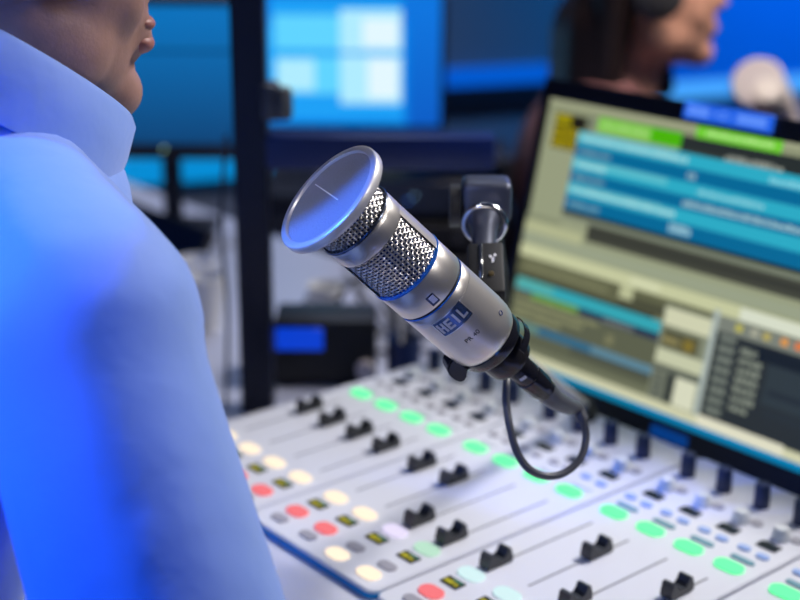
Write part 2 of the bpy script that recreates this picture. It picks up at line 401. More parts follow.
# thumb screw below the ring
th = R(86)
bm = nb(); add_prism(bm, [(-.0085, 0), (-.0080, .006), (-.005, .0105), (.001, .0125), (.0085, .0118), (.0115, .009), (.0112, .0068), (.0085, .006), (.0075, .003), (.0065, 0)], -.007, .007)
bmesh.ops.bevel(bm, geom=bm.edges[:], offset=.0012, segments=2, affect='EDGES')
d_r = X_*math.cos(th)+Y_*math.sin(th); d_t = A_.cross(d_r)
TM = Matrix((A_, d_r, d_t)).transposed().to_4x4(); TM.translation = q(mic_w((0, 0, .1655))+d_r*.0225)
bm.transform(TM); link('thumb_lever', fix(bm), M['gloss_black'], boom, 'black thumb lever under the ring')
# tubes
e1_ = Vector((.287, -.088, .160))
bm = nb(); add_tube(bm, [q(K+vf*.028+Vector((0, 0, .012))), q(K+vf*.030), q(Vector((.294, -.098, .22))), q(e1_)], [.0085, .009, .009, .009], 20); link('upright_tube', bm, M['black'], boom)
bm = nb(); add_lathe(bm, [(0, -.010), (.0095, -.010), (.0105, -.008), (.0105, .008), (.0095, .010), (0, .010)], 32)
bm.transform(Matrix.Translation(q(e1_)) @ BM @ Matrix.Rotation(R(90), 4, 'X')); link('elbow_joint', fix(bm), M['black'], boom, 'black round elbow joint')
bm = nb(); add_tube(bm, [q(e1_), q(Vector((.187, .134, .012)))], .0058, 16); link('lower_tube', bm, mat('boom_pale', (.42, .42, .46), .4, .3), boom, 'pale grey lower tube')
bm = nb(); add_lathe(bm, [(0, 0), (.0125, 0), (.0125, .006), (.009, .010), (.008, .018), (0, .018)], 32); bm.transform(Matrix.Translation(q(bl))); link('base', fix(bm), M['black'], boom, 'round black foot on the console')

# ------------------------------------------------------------------ MIXING CONSOLE
PITCH, GAP = .04, .0124
def ux(k): return PITCH*k + GAP*(k//4)
con = thing('mixing_console', 'white broadcast mixing console with rows of lit buttons and black faders', 'mixing console', V(.25, 0, -.08))
def cq(x, y, z): return (x-.25, y, z+.08)
# chassis profile in YZ extruded along X
bm = nb(); xl, xr = -.044, .74
prof = [(-.335, -.080), (-.350, -.066), (-.350, -.052), (-.344, -.042), (-.330, -.034), (-.262, -.0098), (-.250, -.0074), (.158, -.0074), (.164, -.014), (.166, -.02), (.166, -.080)]
a = [bm.verts.new(cq(xl, y, z)) for y, z in prof]; b = [bm.verts.new(cq(xr, y, z)) for y, z in prof]
bm.faces.new(a); bm.faces.new(b[::-1])
for i in range(len(prof)): bm.faces.new((a[i], b[i], b[(i+1) % len(prof)], a[(i+1) % len(prof)]))
chassis = link('chassis', fix(bm), M['conside'], con, 'white sloping base of the console')
cap_bm = lambda: None
def cap_mesh():
    bm = nb()
    prof = [(-.0130, 0), (-.0132, .0045), (-.0112, .0118), (-.0080, .0122), (-.0062, .0082), (-.0035, .0056), (0, .0048), (.0035, .0056), (.0062, .0082), (.0080, .0122), (.0112, .0118), (.0132, .0045), (.0130, 0)]
    rows = [[bm.verts.new(p) for p in ((-.0056, y, 0), (-.0056, y, z), (.0056, y, z), (.0056, y, 0))] for y, z in prof[1:-1]]
    for p, q_ in zip(rows, rows[1:]):
        for i in range(4): bm.faces.new((p[i], p[(i+1) % 4], q_[(i+1) % 4], q_[i]))
    bm.faces.new(rows[0]); bm.faces.new(rows[-1][::-1])
    add_box(bm, (0, 0, -.0012), (.004, .010, .0024))
    return fix(bm)
def oval(w, h, hgt): 
    bm = nb(); add_prism(bm, rrect(w, h, min(w, h)*.49, 6), 0, hgt)
    return bm
proto = {}
def sub(name, key, make, m, parent, x, y, z, label=None, rot=0, mats=None):
    if key not in proto:
        o = link(name, make(), m, parent, label, mats=mats); proto[key] = o.data
    else:
        o = bpy.data.objects.new(name, proto[key]); col.objects.link(o); o.parent = parent
        if label: o['label'] = label
    o.location = (x, y, z); 
    if rot: o.rotation_euler = (0, 0, rot)
    return o
def boxmk(w, h, t, bev=0): return lambda: add_box(nb(), (0, 0, t/2), (w, h, t), bev)
def cylmk(r0, r1, h): return lambda: fix(add_lathe(nb(), [(0, 0), (r0, 0), (r0, .001), (r1, h-.001), (r1-.0008, h), (0, h)], 24))
fad = {0: -.066, 1: -.068, 2: -.066, 3: -.066, 4: -.067, 5: -.064, 6: -.139, 7: -.139, 8: -.139, 9: -.066, 10: -.134, 11: -.064, 12: -.13, 13: -.066, 14: -.07, 15: -.066}
onb = {6: 'lav', 7: 'palegreen', 8: 'palecyan', 9: 'palecyan', 10: 'palecyan'}
def disp(on):
    def mk():
        bm = nb(); add_box(bm, (0, 0, .0006), (.0185, .0105, .0012))
        if on:
            add_box(bm, (-.0030, -.0012, .00125), (.009, .0048, .0003), mi=1); add_box(bm, (.0050, -.0018, .00125), (.0042, .0034, .0003), mi=1); add_box(bm, (.0028, .0028, .00125), (.010, .0012, .0003), mi=2)
        return bm
    return mk
for m in range(4):
    x0 = m*(4*PITCH+GAP)-.0255; x1 = x0+4*PITCH+GAP-.0026; cx = (x0+x1)/2
    w = x1-x0; d0, d1 = -.2425, .150
    bm = nb(); add_prism(bm, rrect(w, d1-d0, .009, 6), -.0108, -.0008); add_prism(bm, rrect(w-.0022, d1-d0-.0022, .008, 6), -.0008, 0)
    pan = link('channel_module', fix(bm), M['con'], con); pan.location = cq(cx, (d0+d1)/2, 0); my = (d0+d1)/2
    def trim():
        bm = nb(); ring = []
        po = [p for p in rrect(w+.0016, d1-d0+.0016, .0098, 8) if p[1] < -(d1-d0)/2+.012]; po.sort(key=lambda p: math.atan2(p[0], -(p[1]+.1)))
        pi = [(x*(1-.003/(w/2)), y+.0025) for x, y in po]
        R4 = [[bm.verts.new((*a, -.0066)), bm.verts.new((*a, -.0028)), bm.verts.new((*b_, -.0028)), bm.verts.new((*b_, -.0066))] for a, b_ in zip(po, pi)]
        for p, q_ in zip(R4, R4[1:]):
            for i in range(4): bm.faces.new((p[i], p[(i+1) % 4], q_[(i+1) % 4], q_[i]))
        bm.faces.new(R4[0]); bm.faces.new(R4[-1][::-1]); return fix(bm)
    sub('edge_trim', 'trim', trim, M['bluetrim'], pan, 0, 0, 0, 'blue line along the front edge')
    for c in range(4):
        k = m*4+c; x = ux(k)-cx
        Y = lambda y: y-my
        sub('fader_slot', 'slot', boxmk(.0020, .116, .0003), M['slot'], pan, x, Y(-.085), -.0001, 'thin grey fader slot')
        sub('fader_cap', 'cap', cap_mesh, M['cap'], pan, x, Y(fad[k]), .0012, 'black saddle-shaped fader cap')
        sub('lit_button', 'led', lambda: oval(.0262, .0150, .0024), M['green'], pan, x, Y(0), 0, 'lit green oval button')
        if k < 8: sub('small_bar_button', 'bar_g', lambda: oval(.0225, .0060, .0012), M['con'], pan, x, Y(.0175), 0, 'slim bar button')
        else: sub('small_bar_button', 'bar_t', lambda: oval(.0225, .0060, .0012), M['teal'], pan, x, Y(.0175), 0, 'slim teal bar button')
        for i, (dx, y) in enumerate(((-.011, .0345), (.0075, .0335))):
            sub('oval_button', 'ob_b' if k >= 7 else 'ob_w', lambda: oval(.0115, .0072, .0016), M['ltblue'] if k >= 7 else M['greybtn'], pan, x+dx, Y(y), 0, 'small pale blue oval button' if k >= 7 else 'small grey oval button')
        sub('channel_display', 'disp0', disp(False), None, pan, x, Y(.0520), 0, 'small dark channel display', mats=[M['oled'], M['yel'], M['dimgreen']])
        sub('rotary_knob', 'wk', cylmk(.0078, .0064, .0105), M['whiteknob'], pan, x-.002, Y(.0715), 0, 'white rotary knob')
        sub('flat_button', 'fb', lambda: oval(.0125, .0100, .0014), M['ltblue'] if k >= 7 else M['greybtn'], pan, x+.009, Y(.078), 0, 'pale flat button')
        sub('tall_knob', 'tk', cylmk(.0072, .0066, .0215), M['blueknob'], pan, x-.008, Y(.108), 0, 'tall dark blue knob')
        on = onb.get(k, 'warm')
        sub('on_button', 'on'+on, lambda: oval(.0245, .0150, .0020), M[on], pan, x, Y(-.1655), 0, {'warm': 'lit warm white oval button', 'lav': 'lit lavender oval button', 'palegreen': 'lit pale green oval button', 'palecyan': 'lit pale cyan oval button'}[on])
        sub('lower_display', 'disp1b', disp(True), None, pan, x, Y(-.1848), 0, 'small dark display with yellow readout', mats=[M['oled'], M['yel'], M['dimgreen']])
        if k in (6, 7):
            sub('cue_button', 'greyo', lambda: oval(.0190, .0100, .0012), M['greybtn'], pan, x, Y(-.2070), 0, 'unlit grey button')
            sub('talk_button', 'onwarm2', lambda: oval(.0230, .0145, .0016), M['warm'], pan, x, Y(-.2258), 0, 'lit warm white round button')
        else:
            sub('cue_button', 'red', lambda: oval(.0225, .0145, .0018), M['red'], pan, x, Y(-.2068), 0, 'lit red oval button')
            sub('talk_button', 'greyo2', lambda: oval(.0190, .0100, .0012), M['greybtn'], pan, x, Y(-.2250), 0, 'unlit grey button')

# ------------------------------------------------------------------ COMPUTER MONITOR
yw, ti = .0127, .2186
mo = Vector((-.0381, .22, -.0563)); W, H = .551, .3585; HB = -.011
mon = thing('computer_monitor', 'large black computer monitor showing playout software behind the mixing console', 'monitor', V(mo.x+W/2, .33, -.08), yw)
TR = Matrix.Translation((-W/2, -.11, mo.z+.08)) @ Matrix.Rotation(-ti, 4, 'X')      # local: x right, y depth, z up along the panel
def mp(bm): bm.transform(TR); return bm
bm = nb()
add_box(bm, (W/2, .022, (H+HB)/2), (W, .030, H-HB), .003, 2); add_box(bm, (W/2, .045, H*.45), (W*.6, .03, H*.6), .008, 2)
house = link('housing', mp(bm), M['bezel'], mon, 'black plastic back housing')
bm = nb(); sx0, sx1, sz0, sz1 = .0095, W-.0095, .0371, .3368
for x0, x1, z0, z1 in ((0, W, HB, sz0), (0, W, sz1, H), (0, sx0, sz0, sz1), (sx1, W, sz0, sz1)):
    add_box(bm, ((x0+x1)/2, .004, (z0+z1)/2), (x1-x0, .009, z1-z0), .0006, 1)
bez = link('bezel', mp(bm), M['bezel'], mon, 'black screen frame')
SW, SH = sx1-sx0, sz1-sz0
scr_m = []; scr_idx = {}
def smat(c):
    if c not in scr_idx:
        scr_idx[c] = len(scr_m); scr_m.append(emit('screen_%02x%02x%02x' % c, rgb(*c), 1.0))
    return scr_idx[c]
bm = nb(); layer = [0]
def rect(u0, v0, u1, v1, c, lift=None):          # screen rectangle, metres from the lower left corner of the screen
    u0 = max(0, min(SW, u0)); u1 = max(0, min(SW, u1)); v0 = max(0, min(SH, v0)); v1 = max(0, min(SH, v1))
    if lift is None: layer[0] += 1; y = .0045-.000012*layer[0]
    vs = [bm.verts.new((sx0+x, y, sz0+z)) for x, z in ((u0, v0), (u1, v0), (u1, v1), (u0, v1))]
    f = bm.faces.new(vs); f.material_index = smat(c)
def words(u0, u1, v, h, c, seed):                # an unreadable line of small pale dashes
    rr = random.Random(seed); u = u0
    while u < u1-.002:
        w = rr.uniform(.002, .0065); rect(u, v, min(u+w, u1), v+h*rr.choice((1, 1, .8)), c); u += w+.0012
OL = (158, 163, 132)
rect(0, 0, SW, SH, (150, 156, 126))
rect(0, .285, SW, SH, (142, 148, 118)); rect(0, .2955, SW, SH, (166, 170, 138))
rect(.012, .247, .058, .286, (46, 44, 14)); rect(.013, .274, .036, .285, (150, 140, 8))
for i in range(3): rect(.0125, .2485+i*.0082, .057, .2545+i*.0082, (176, 160, 6)); words(.014, .055, .2500+i*.0082, .0026, (70, 62, 10), i)
rect(.040, .271, .054, .285, (26, 24, 22)); rect(.058, .272, .07, .287, (112, 120, 100))
rect(.0745, .2735, .187, .2895, (120, 196, 66)); rect(.147, .2735, .187, .2895, (74, 178, 6)); words(.079, .145, .279, .005, (170, 214, 130), 11)
rect(.187, .262, SW, .2875, (40, 46, 46)); words(.243, .312, .2685, .008, (150, 156, 146), 12)
rect(.203, .2875, .305, .301, (112, 204, 50)); words(.215, .295, .2915, .005, (180, 226, 140), 13)
rect(.187, .2710, .243, .2735, (60, 70, 66))
rows = [(.2705, .2565, 1), (.2565, .2420, 0), (.2420, .2280, 1), (.2280, .2140, 0), (.2140, .2000, 1), (.2000, .1845, 0)]
for i, (t, b, br) in enumerate(rows):
    rect(.050, b-.002, SW, t, (44, 170, 196) if br else (4, 104, 150))
    if br: rect(.050, b+.006, .18, t-.001, (92, 188, 202))
    words(.056, .20 if i in (0, 4) else .10, b+.004, .0058, (160, 214, 218) if br else (108, 156, 172), 20+i)
words(.204, .214, .2455, .006, (140, 176, 190), 41); words(.22, .30, .232, .0055, (130, 200, 214), 43); words(.205, .40, .2175, .006, (150, 190, 200), 44); words(.195, .222, .1885, .009, (150, 196, 210), 45)
words(.30, .42, .2585, .006, (130, 206, 222), 47)
rect(.050, .1805, SW, .1845, (18, 26, 28)); rect(.050, .1745, SW, .1805, (118, 126, 108))
rect(.090, .1560, SW, .1745, (66, 68, 58)); rect(.090, .1640, SW, .1690, (52, 54, 48))
rect(0, .1640, .052, .1700, (134, 140, 112)); rect(0, .1500, .085, .1625, (176, 180, 140)); rect(.03, .1420, .11, .1500, (186, 190, 150))
rect(0, .1380, SW, .1500, (152, 160, 134)); rect(0, .1220, SW, .1355, (196, 200, 158)); rect(.16, .1250, .20, .1330, (208, 212, 174)); rect(.30, .1220, SW, .1345, (214, 220, 200))
rect(0, .0980, .272, .1215, (96, 98, 72)); words(.01, .135, .1080, .008, (120, 122, 90), 51); rect(.15, .1020, SW*.6-.05, .1125, (74, 76, 58)); rect(.150, .1080, .168, .1215, (184, 188, 148)); rect(.0, .0955, .20, .1010, (48, 52, 44))
rect(.004, .0840, .212, .0970, (52, 164, 178)); rect(.004, .0870, .06, .0970, (84, 172, 168))
rect(.004, .0170, .212, .0840, (92, 96, 76)); rect(.03, .0770, .100, .0840, (104, 150, 66)); rect(.1, .0760, .212, .0840, (40, 52, 76)); words(.135, .18, .0770, .005, (112, 118, 116), 60)
for i in range(3): words(.008, (.13, .11, .08)[i], .0700-i*.0085, .005, (140, 142, 104), 61+i)
rect(.004, .0400, .212, .0490, (50, 104, 134)); rect(.004, .0400, .05, .0490, (96, 134, 128)); rect(.128, .0405, .212, .0490, (92, 132, 150))
rect(.10, .0330, .212, .0400, (74, 78, 66)); rect(.004, .0170, .212, .0250, (112, 116, 92)); rect(.145, .0560, .155, .0660, (124, 124, 92))
rect(.212, .0170, .274, .1170, (128, 134, 112)); rect(.214, .0960, .272, .1140, (206, 208, 176)); rect(.216, .0730, .262, .0920, (84, 84, 60)); words(.218, .24, .078, .006, (150, 140, 90), 70); rect(.243, .0755, .256, .0870, (128, 112, 46))
rect(.213, .0560, .272, .0710, (196, 200, 168)); rect(.213, .0480, .272, .0540, (90, 96, 86)); rect(.214, .0180, .232, .0470, (110, 116, 102)); 
for i in range(5): words(.215, .230, .0210+i*.0052, .0026, (70, 76, 70), 72+i)
rect(.233, .0180, .242, .0480, (36, 42, 44)); rect(.244, .0180, .270, .0470, (214, 216, 190))
rect(.272, .0170, .2785, .1260, (168, 180, 176))
rect(.279, .0170, SW, .1215, (40, 46, 50)); rect(.279, .1060, SW, .1215, (122, 128, 118))
for i in range(8): rect(.284, .0235+i*.0105, .304, .0310+i*.0105, (92, 100, 94)); words(.286, .303, .0255+i*.0105, .003, (132, 140, 128), 80+i)
for i in range(8):
    if i not in (0,): words(.311, (.325, .332, .338, .338, .337, .337, .338, .332)[i], .0245+i*.0095, .0060, (134, 142, 128), 90+i)
for u, c in ((.300, (186, 180, 80)), (.318, (170, 170, 150)), (.332, (180, 166, 90)), (.352, (222, 150, 70)), (.368, (224, 120, 60)), (.392, (170, 180, 170)), (.42, (150, 160, 150))): rect(u, .1110, u+.008, .1180, c)
rect(.33, .0900, SW, .1040, (22, 30, 40)); rect(.345, .05, SW, .0900, (46, 56, 62)); rect(.35, .06, SW, .066, (36, 44, 52)); rect(.35, .04, SW, .046, (40, 48, 54))
rect(0, .0120, SW, .0175, (188, 190, 156)); rect(.0, .0050, SW, .0160, (206, 206, 172)); rect(.2785, .0050, .38, .0190, (222, 220, 196))
rect(0, -.001, SW, .0075, (0, 132, 176)); rect(.20, 0, SW, .0075, (0, 128, 180))
scr = link('screen', mp(bm), None, mon, 'lit screen with teal and olive playout lists', smooth=False, mats=scr_m)
bm = nb(); add_box(bm, (.2505, -.0030, .3505), (.106, .004, .0175), .001, 1)
lab = link('name_strip', mp(bm), M['label'], mon, 'bright blue strip on the upper frame')
bm = nb()
for x, w in ((.216, .026), (.280, .034)): add_box(bm, (x, -.0052, .3505), (w, .0006, .0095))
for x, w, z in ((.2380, .006, .3505), (.2465, .0045, .3530), (.2465, .0045, .3480), (.2545, .003, .3505)): add_box(bm, (x, -.0052, z), (w, .0006, .0035))
link('strip_marks', mp(bm), M['labeltext'], lab, 'blurred pale marks on the strip', smooth=False)
bm = nb(); add_box(bm, (.2595, -.0008, .0235), (.047, .0012, .0125), .0004, 1)
link('maker_mark', mp(bm), M['logo'], mon, 'blurred blue mark on the lower frame')
bm = nb(); add_box(bm, (0, .03, .14), (.06, .022, .28), .004, 2, Matrix.Rotation(R(-4), 4, 'X')); nk = link('neck', bm, M['bezel'], mon, 'black stand neck')
bm = nb(); add_prism(bm, rrect(.24, .18, .03), 0, .012); bm.transform(Matrix.Translation((0, .03, 0))); link('stand_foot', bm, M['bezel'], mon, 'black stand foot')

# ------------------------------------------------------------------ PEOPLE
def blob(items, voxel, smooth=6):
    """items: ('e', centre, radii, matrix3 or None) or ('c', p0, p1, r0, r1[, flatten matrix]) fused into one surface"""
    bm = nb()
    def ell(c, rad, m3=None, sub=3):
        b2 = bmesh.new(); bmesh.ops.create_icosphere(b2, subdivisions=sub, radius=1)
        T = Matrix.Translation(Vector(c)) @ ((m3.to_4x4() if m3 else Matrix())) @ Matrix.Diagonal((*rad, 1))
        merge(bm, b2, T)
    for it in items:
        if it[0] == 'e': ell(it[1], it[2], it[3] if len(it) > 3 else None)
        else:
            p0, p1, a, b = Vector(it[1]), Vector(it[2]), it[3], it[4]
            L = (p1-p0).length; n = max(2, int(L/(min(a, b)*.22))+1)
            for i in range(n+1):
                t = i/n; ell(p0.lerp(p1, t), (a+(b-a)*t,)*3, None, 2)
    me = bpy.data.meshes.new('b'); bm.to_mesh(me); bm.free()
    o = bpy.data.objects.new('b', me); col.objects.link(o)
    md = o.modifiers.new('r', 'REMESH'); md.mode = 'VOXEL'; md.voxel_size = voxel
    ms = o.modifiers.new('s', 'SMOOTH'); ms.factor = .5; ms.iterations = smooth
    dg = bpy.context.evaluated_depsgraph_get(); m2 = bpy.data.meshes.new_from_object(o.evaluated_get(dg))
    bpy.data.objects.remove(o); bpy.data.meshes.remove(me)
    b3 = bmesh.new(); b3.from_mesh(m2); bpy.data.meshes.remove(m2); return b3
def frame(fwd, up):                                      # columns: right, forward, up
    fwd = Vector(fwd).normalized(); right = fwd.cross(Vector(up)).normalized(); upv = right.cross(fwd)
    return Matrix((right, fwd, upv)).transposed()
def head_items(hc, fm, s=1.0, lady=False):
    P = lambda x, y, z: hc + fm @ (Vector((x, y, z))*s)
    E = lambda c, r: ('e', P(*c), [v*s for v in r], fm)
    it = [E((0, -.012, .030), (.076, .094, .090)), E((0, .030, -.015), (.064, .062, .085)), E((0, .040, -.060), (.052, .044, .048)), E((0, .073, -.092), (.025, .025, .022)),
          E((.048, .015, -.060), (.020, .040, .034)), E((-.048, .015, -.060), (.020, .040, .034)), E((.034, .058, -.030), (.022, .024, .026)), E((-.034, .058, -.030), (.022, .024, .026)),
          E((0, .084, .034), (.050, .014, .012)), ('c', P(0, .088, .022), P(0, .107, -.018), .008*s, .0115*s), E((.011, .092, -.021), (.009, .011, .008)), E((-.011, .092, -.021), (.009, .011, .008)),
          E((0, .085, -.044), (.026, .016, .0095)), E((0, .087, -.058), (.024, .017, .0095)), E((.076, -.008, -.004), (.007, .018, .032)), E((-.076, -.008, -.004), (.007, .018, .032))]
    return it
def hand_items(w, d, side, n, s=1.0):
    """w wrist, d pointing along the hand, side towards the thumb, n palm normal (down); relaxed curl"""
    d = Vector(d).normalized(); n = Vector(n).normalized(); side = (Vector(side)-d*Vector(side).dot(d)).normalized()
    it = [('e', w+d*.045*s, (.040*s, .048*s, .017*s), Matrix((side, d, -n)).transposed())]
    for off, ln, r in ((.027, .074, .0085), (.009, .082, .009), (-.009, .076, .0085), (-.026, .060, .0075)):
        a = w+d*.080*s+side*off*s; b = a+d*ln*.45*s+n*.008*s+side*off*.12*s; c = b+(d*.8+n*.6)*ln*.32*s; e = c+(d*.45+n*.9)*ln*.26*s
        it += [('c', w+d*.03*s+side*off*.7*s, a, r*1.05, r*1.05), ('c', a, b, r, r*.95), ('c', b, c, r*.95, r*.88), ('c', c, e, r*.88, r*.78)]
    a = w+d*.022*s+side*.026*s; b = a+(side*.75+d*.65)*.034*s+n*.004; c = b+(d*.9+side*.25)*.030*s+n*.006; e = c+(d*.95-side*.1)*.024*s+n*.008
    it += [('c', a, b, .013*s, .011*s), ('c', b, c, .011*s, .0098*s), ('c', c, e, .0098*s, .0085*s)]
    return it
def person(name, label, loc, rot, J, skin, cloth, cloth_name, voxel, lady=False):
    """J: joints in metres relative to the seat base; x right of the person, y forward, z up"""
    t = thing(name, label, 'person', loc, rot)
    v = lambda k: Vector(J[k])
    fm = frame(J['face'], J['faceup']); hc = v('head')
    it = head_items(hc, fm, J.get('hs', 1))
    nk = J.get('neckr', .058)
    it += [('c', v('neck'), hc+fm @ Vector((0, -.025, -.055)), nk*1.05, nk*.95)]
    bd = it[:]
    tor = [('e', v('pelvis'), (.155, .12, .12)), ('e', v('waist'), (.140, .105, .14)), ('e', v('chest'), (.160, .105, .16), frame(J.get('lean', (0, 1, 0)), (0, 0, 1))), ('e', v('upper'), (.150, .085, .085))]
    bd += tor
    for s in ('R', 'L'):
        bd += [('c', v('upper'), v('sh'+s), .065, .048), ('c', v('sh'+s), v('el'+s), .046, .040), ('c', v('el'+s), v('wr'+s), .038, .026)]
        dd = (v('wr'+s)-v('el'+s)).normalized(); sg = 1 if s == 'L' else -1
        bd += hand_items(v('wr'+s), dd, Vector((sg, .1, .2)), Vector((0, .1, -1)))
        bd += [('c', v('pelvis')+Vector((-.085*sg, .03, -.02)), v('kn'+s), .075, .052), ('c', v('kn'+s), v('an'+s), .050, .036), ('c', v('an'+s), v('an'+s)+Vector((0, .15, -.045)), .036, .026)]
    body = link('body', blob(bd, voxel), skin, t)
    # clothes
    k = J.get('fat', 1.0)
    top = [('e', v('pelvis')+Vector((0, 0, .06)), (.175*k, .138*k, .11)), ('e', v('waist'), (.160*k, .125*k, .15)), ('e', v('chest'), (.178*k, .124*k, .172), frame(J.get('lean', (0, 1, 0)), (0, 0, 1))), ('e', v('upper'), (.165*k, .100*k, .100))]
    for s in ('R', 'L'):
        top += [('c', v('upper')+Vector((0, 0, .005)), v('sh'+s), .082, .068), ('c', v('sh'+s), v('el'+s), .066, J.get('cuff', .056)), ('c', v('el'+s), v('el'+s).lerp(v('wr'+s), .88), J.get('cuff', .056)-.002, .038)]
    if 'collar' in J:
        cc, ca, cr = v('collar'), Vector(J['collaraxis']).normalized(), J['collarr']
        top += [('c', v('upper'), cc-ca*.03, .085, cr*.93)]
        top += [('e', cc-ca*.075+Vector((0, .044, -.012)), (.080, .064, .066))]
        for s in ('R', 'L'):
            top += [('c', cc-ca*.038+(v('sh'+s)-cc).normalized()*.03, v('sh'+s)+Vector((0, .005, .012)), .052, .066)]
    clo = link(cloth_name, blob(top, max(voxel, .009), 10), cloth, t)
    tr = [('e', v('pelvis')-Vector((0, 0, .0)), (.172*k, .14*k, .125))]
    sh = []
    for s in ('R', 'L'):
        sg = 1 if s == 'L' else -1
        tr += [('c', v('pelvis')+Vector((-.085*sg, .03, -.02)), v('kn'+s), .088, .066), ('c', v('kn'+s), v('an'+s)+Vector((0, 0, .03)), .064, .052)]
    link('trousers', blob(tr, .012, 8), M['trouser'], t)
    for s in ('R', 'L'):
        link('shoe', blob([('c', v('an'+s)+Vector((0, -.02, -.03)), v('an'+s)+Vector((0, .16, -.045)), .044, .036)], .009), M['black'], t, 'dark shoe')
    for sx in (-1, 1):
        bm = nb(); bmesh.ops.create_icosphere(bm, subdivisions=2, radius=.0115); bm.transform(Matrix.Translation(hc+fm @ Vector((.031*sx, .0735, .018))))
        link('eye', bm, M['eye'], t)
    bm = nb()
    for z, hh in ((-.0455, .0075), (-.0585, .0092)):
        b2 = bmesh.new(); bmesh.ops.create_icosphere(b2, subdivisions=3, radius=1); merge(bm, b2, Matrix.Translation(hc+fm @ Vector((0, .0885, z))) @ fm.to_4x4() @ Matrix.Diagonal((.0230, .0145, hh, 1)))
    link('lips', bm, M['lips_pale'] if lady else M['lips'], t)
    return t, clo, fm, hc
def chair(loc, rot, label, dz):
    t = thing('office_chair', label, 'chair', loc, rot)
    bm = nb(); add_box(bm, (0, 0, dz-.03), (.40, .42, .06), .025, 3); link('seat', bm, M['chair'], t)
    bm = nb(); add_lathe(bm, [(0, .05), (.03, .05), (.03, .25), (.022, .25), (.022, dz-.055), (0, dz-.055)], 24); link('column', fix(bm), M['black_metal'], t)
    for k in range(5):
        a = 2*PI*k/5; d = Vector((math.cos(a), math.sin(a), 0))
        bm = nb(); add_tube(bm, [d*.02+Vector((0, 0, .08)), d*.21+Vector((0, 0, .055))], [.022, .016], 10); lg = link('leg', bm, M['black_metal'], t)
        bm = nb(); add_lathe(bm, [(0, -.012), (.026, -.012), (.026, .012), (0, .012)], 20); bm.transform(Matrix.Translation(d*.21+Vector((0, 0, .026))) @ Matrix.Rotation(a, 4, 'Z') @ Matrix.Rotation(R(90), 4, 'X')); link('castor', fix(bm), M['black'], lg)
    return t

# the presenter: base point on the seat
px, py, seat = .17, -.70, -.34
def jp(x, y, z): return (x-px, y-py, z-seat)
JM = dict(pelvis=jp(.17, -.68, -.235), waist=jp(.17, -.66, -.06), chest=jp(.175, -.585, .13), upper=jp(.18, -.505, .275), neck=jp(.182, -.470, .36), head=jp(.192, -.440, .480),
          face=(.10, 1, -.10), faceup=(0, .1, 1), lean=(0, .9, -.4), shR=jp(.376, -.496, .276), elR=jp(.500, -.496, .035), wrR=jp(.300, -.400, -.155), shL=jp(.01, -.50, .26), elL=jp(-.07, -.46, .02), wrL=jp(.06, -.37, -.14),
          knR=jp(.29, -.25, -.255), anR=jp(.29, -.27, -.735), knL=jp(.06, -.25, -.255), anL=jp(.06, -.27, -.735), collar=jp(.190, -.445, .390), collaraxis=(0, .42, .9), collarr=.062, fat=1.0, cuff=.074)
man, shirt, fm, hc = person('person', 'person in a pale blue shirt seen from behind leaning over the white mixing console', V(px, py, seat), 0, JM, M['skin'], M['shirt'], 'shirt', .0055)
# collar: a folded band round the neck
cpath = []
cc = Vector(JM['collar']); ca = Vector((0, .57, .82)).normalized(); cx_ = Vector((1, 0, 0)); cy_ = ca.cross(cx_)
bm = nb(); rows_ = []
N = 64
for i in range(N+1):
    a = R(90)+R(8)+R(344)*i/N; d = cx_*math.cos(a)*.070+cy_*math.sin(a)*.080
    dn = d.normalized(); drop = .030
    rr = []
    for o, h in ((-.004, -.010), (-.002, .016), (.003, .021), (.008, .016), (.013, -.006), (.015, -.030), (.010, -.030), (.007, -.006), (.003, .006)):
        rr.append(bm.verts.new(cc+d+dn*o+ca*h))
    rows_.append(rr)
for p, q_ in zip(rows_, rows_[1:]):
    for j in range(len(p)): bm.faces.new((p[j], q_[j], q_[(j+1) % len(p)], p[(j+1) % len(p)]))
bm.faces.new(rows_[0]); bm.faces.new(rows_[-1][::-1])
link('collar', fix(bm), M['shirt'], shirt, 'folded shirt collar')
bm = nb(); bmesh.ops.create_icosphere(bm, subdivisions=2, radius=.0055); bm.transform(Matrix.Translation(cc+cy_*.088+ca*-.012+cx_*.014)); link('shirt_button', bm, M['button'], shirt, 'small white collar button')
hb = blob([('e', hc+fm @ Vector((0, -.020, .040)), (.081, .094, .090), fm)], .008)
bmesh.ops.bisect_plane(hb, geom=hb.verts[:]+hb.edges[:]+hb.faces[:], plane_co=hc+fm @ Vector((0, .03, .045)), plane_no=fm @ Vector((0, .75, -.55)), clear_outer=True)
link('hair', hb, M['hair_short'], man, 'short greying hair')
chair(V(px, py+.02, -Z0), 0, 'black office chair under the person in the blue shirt', seat+Z0-.025)

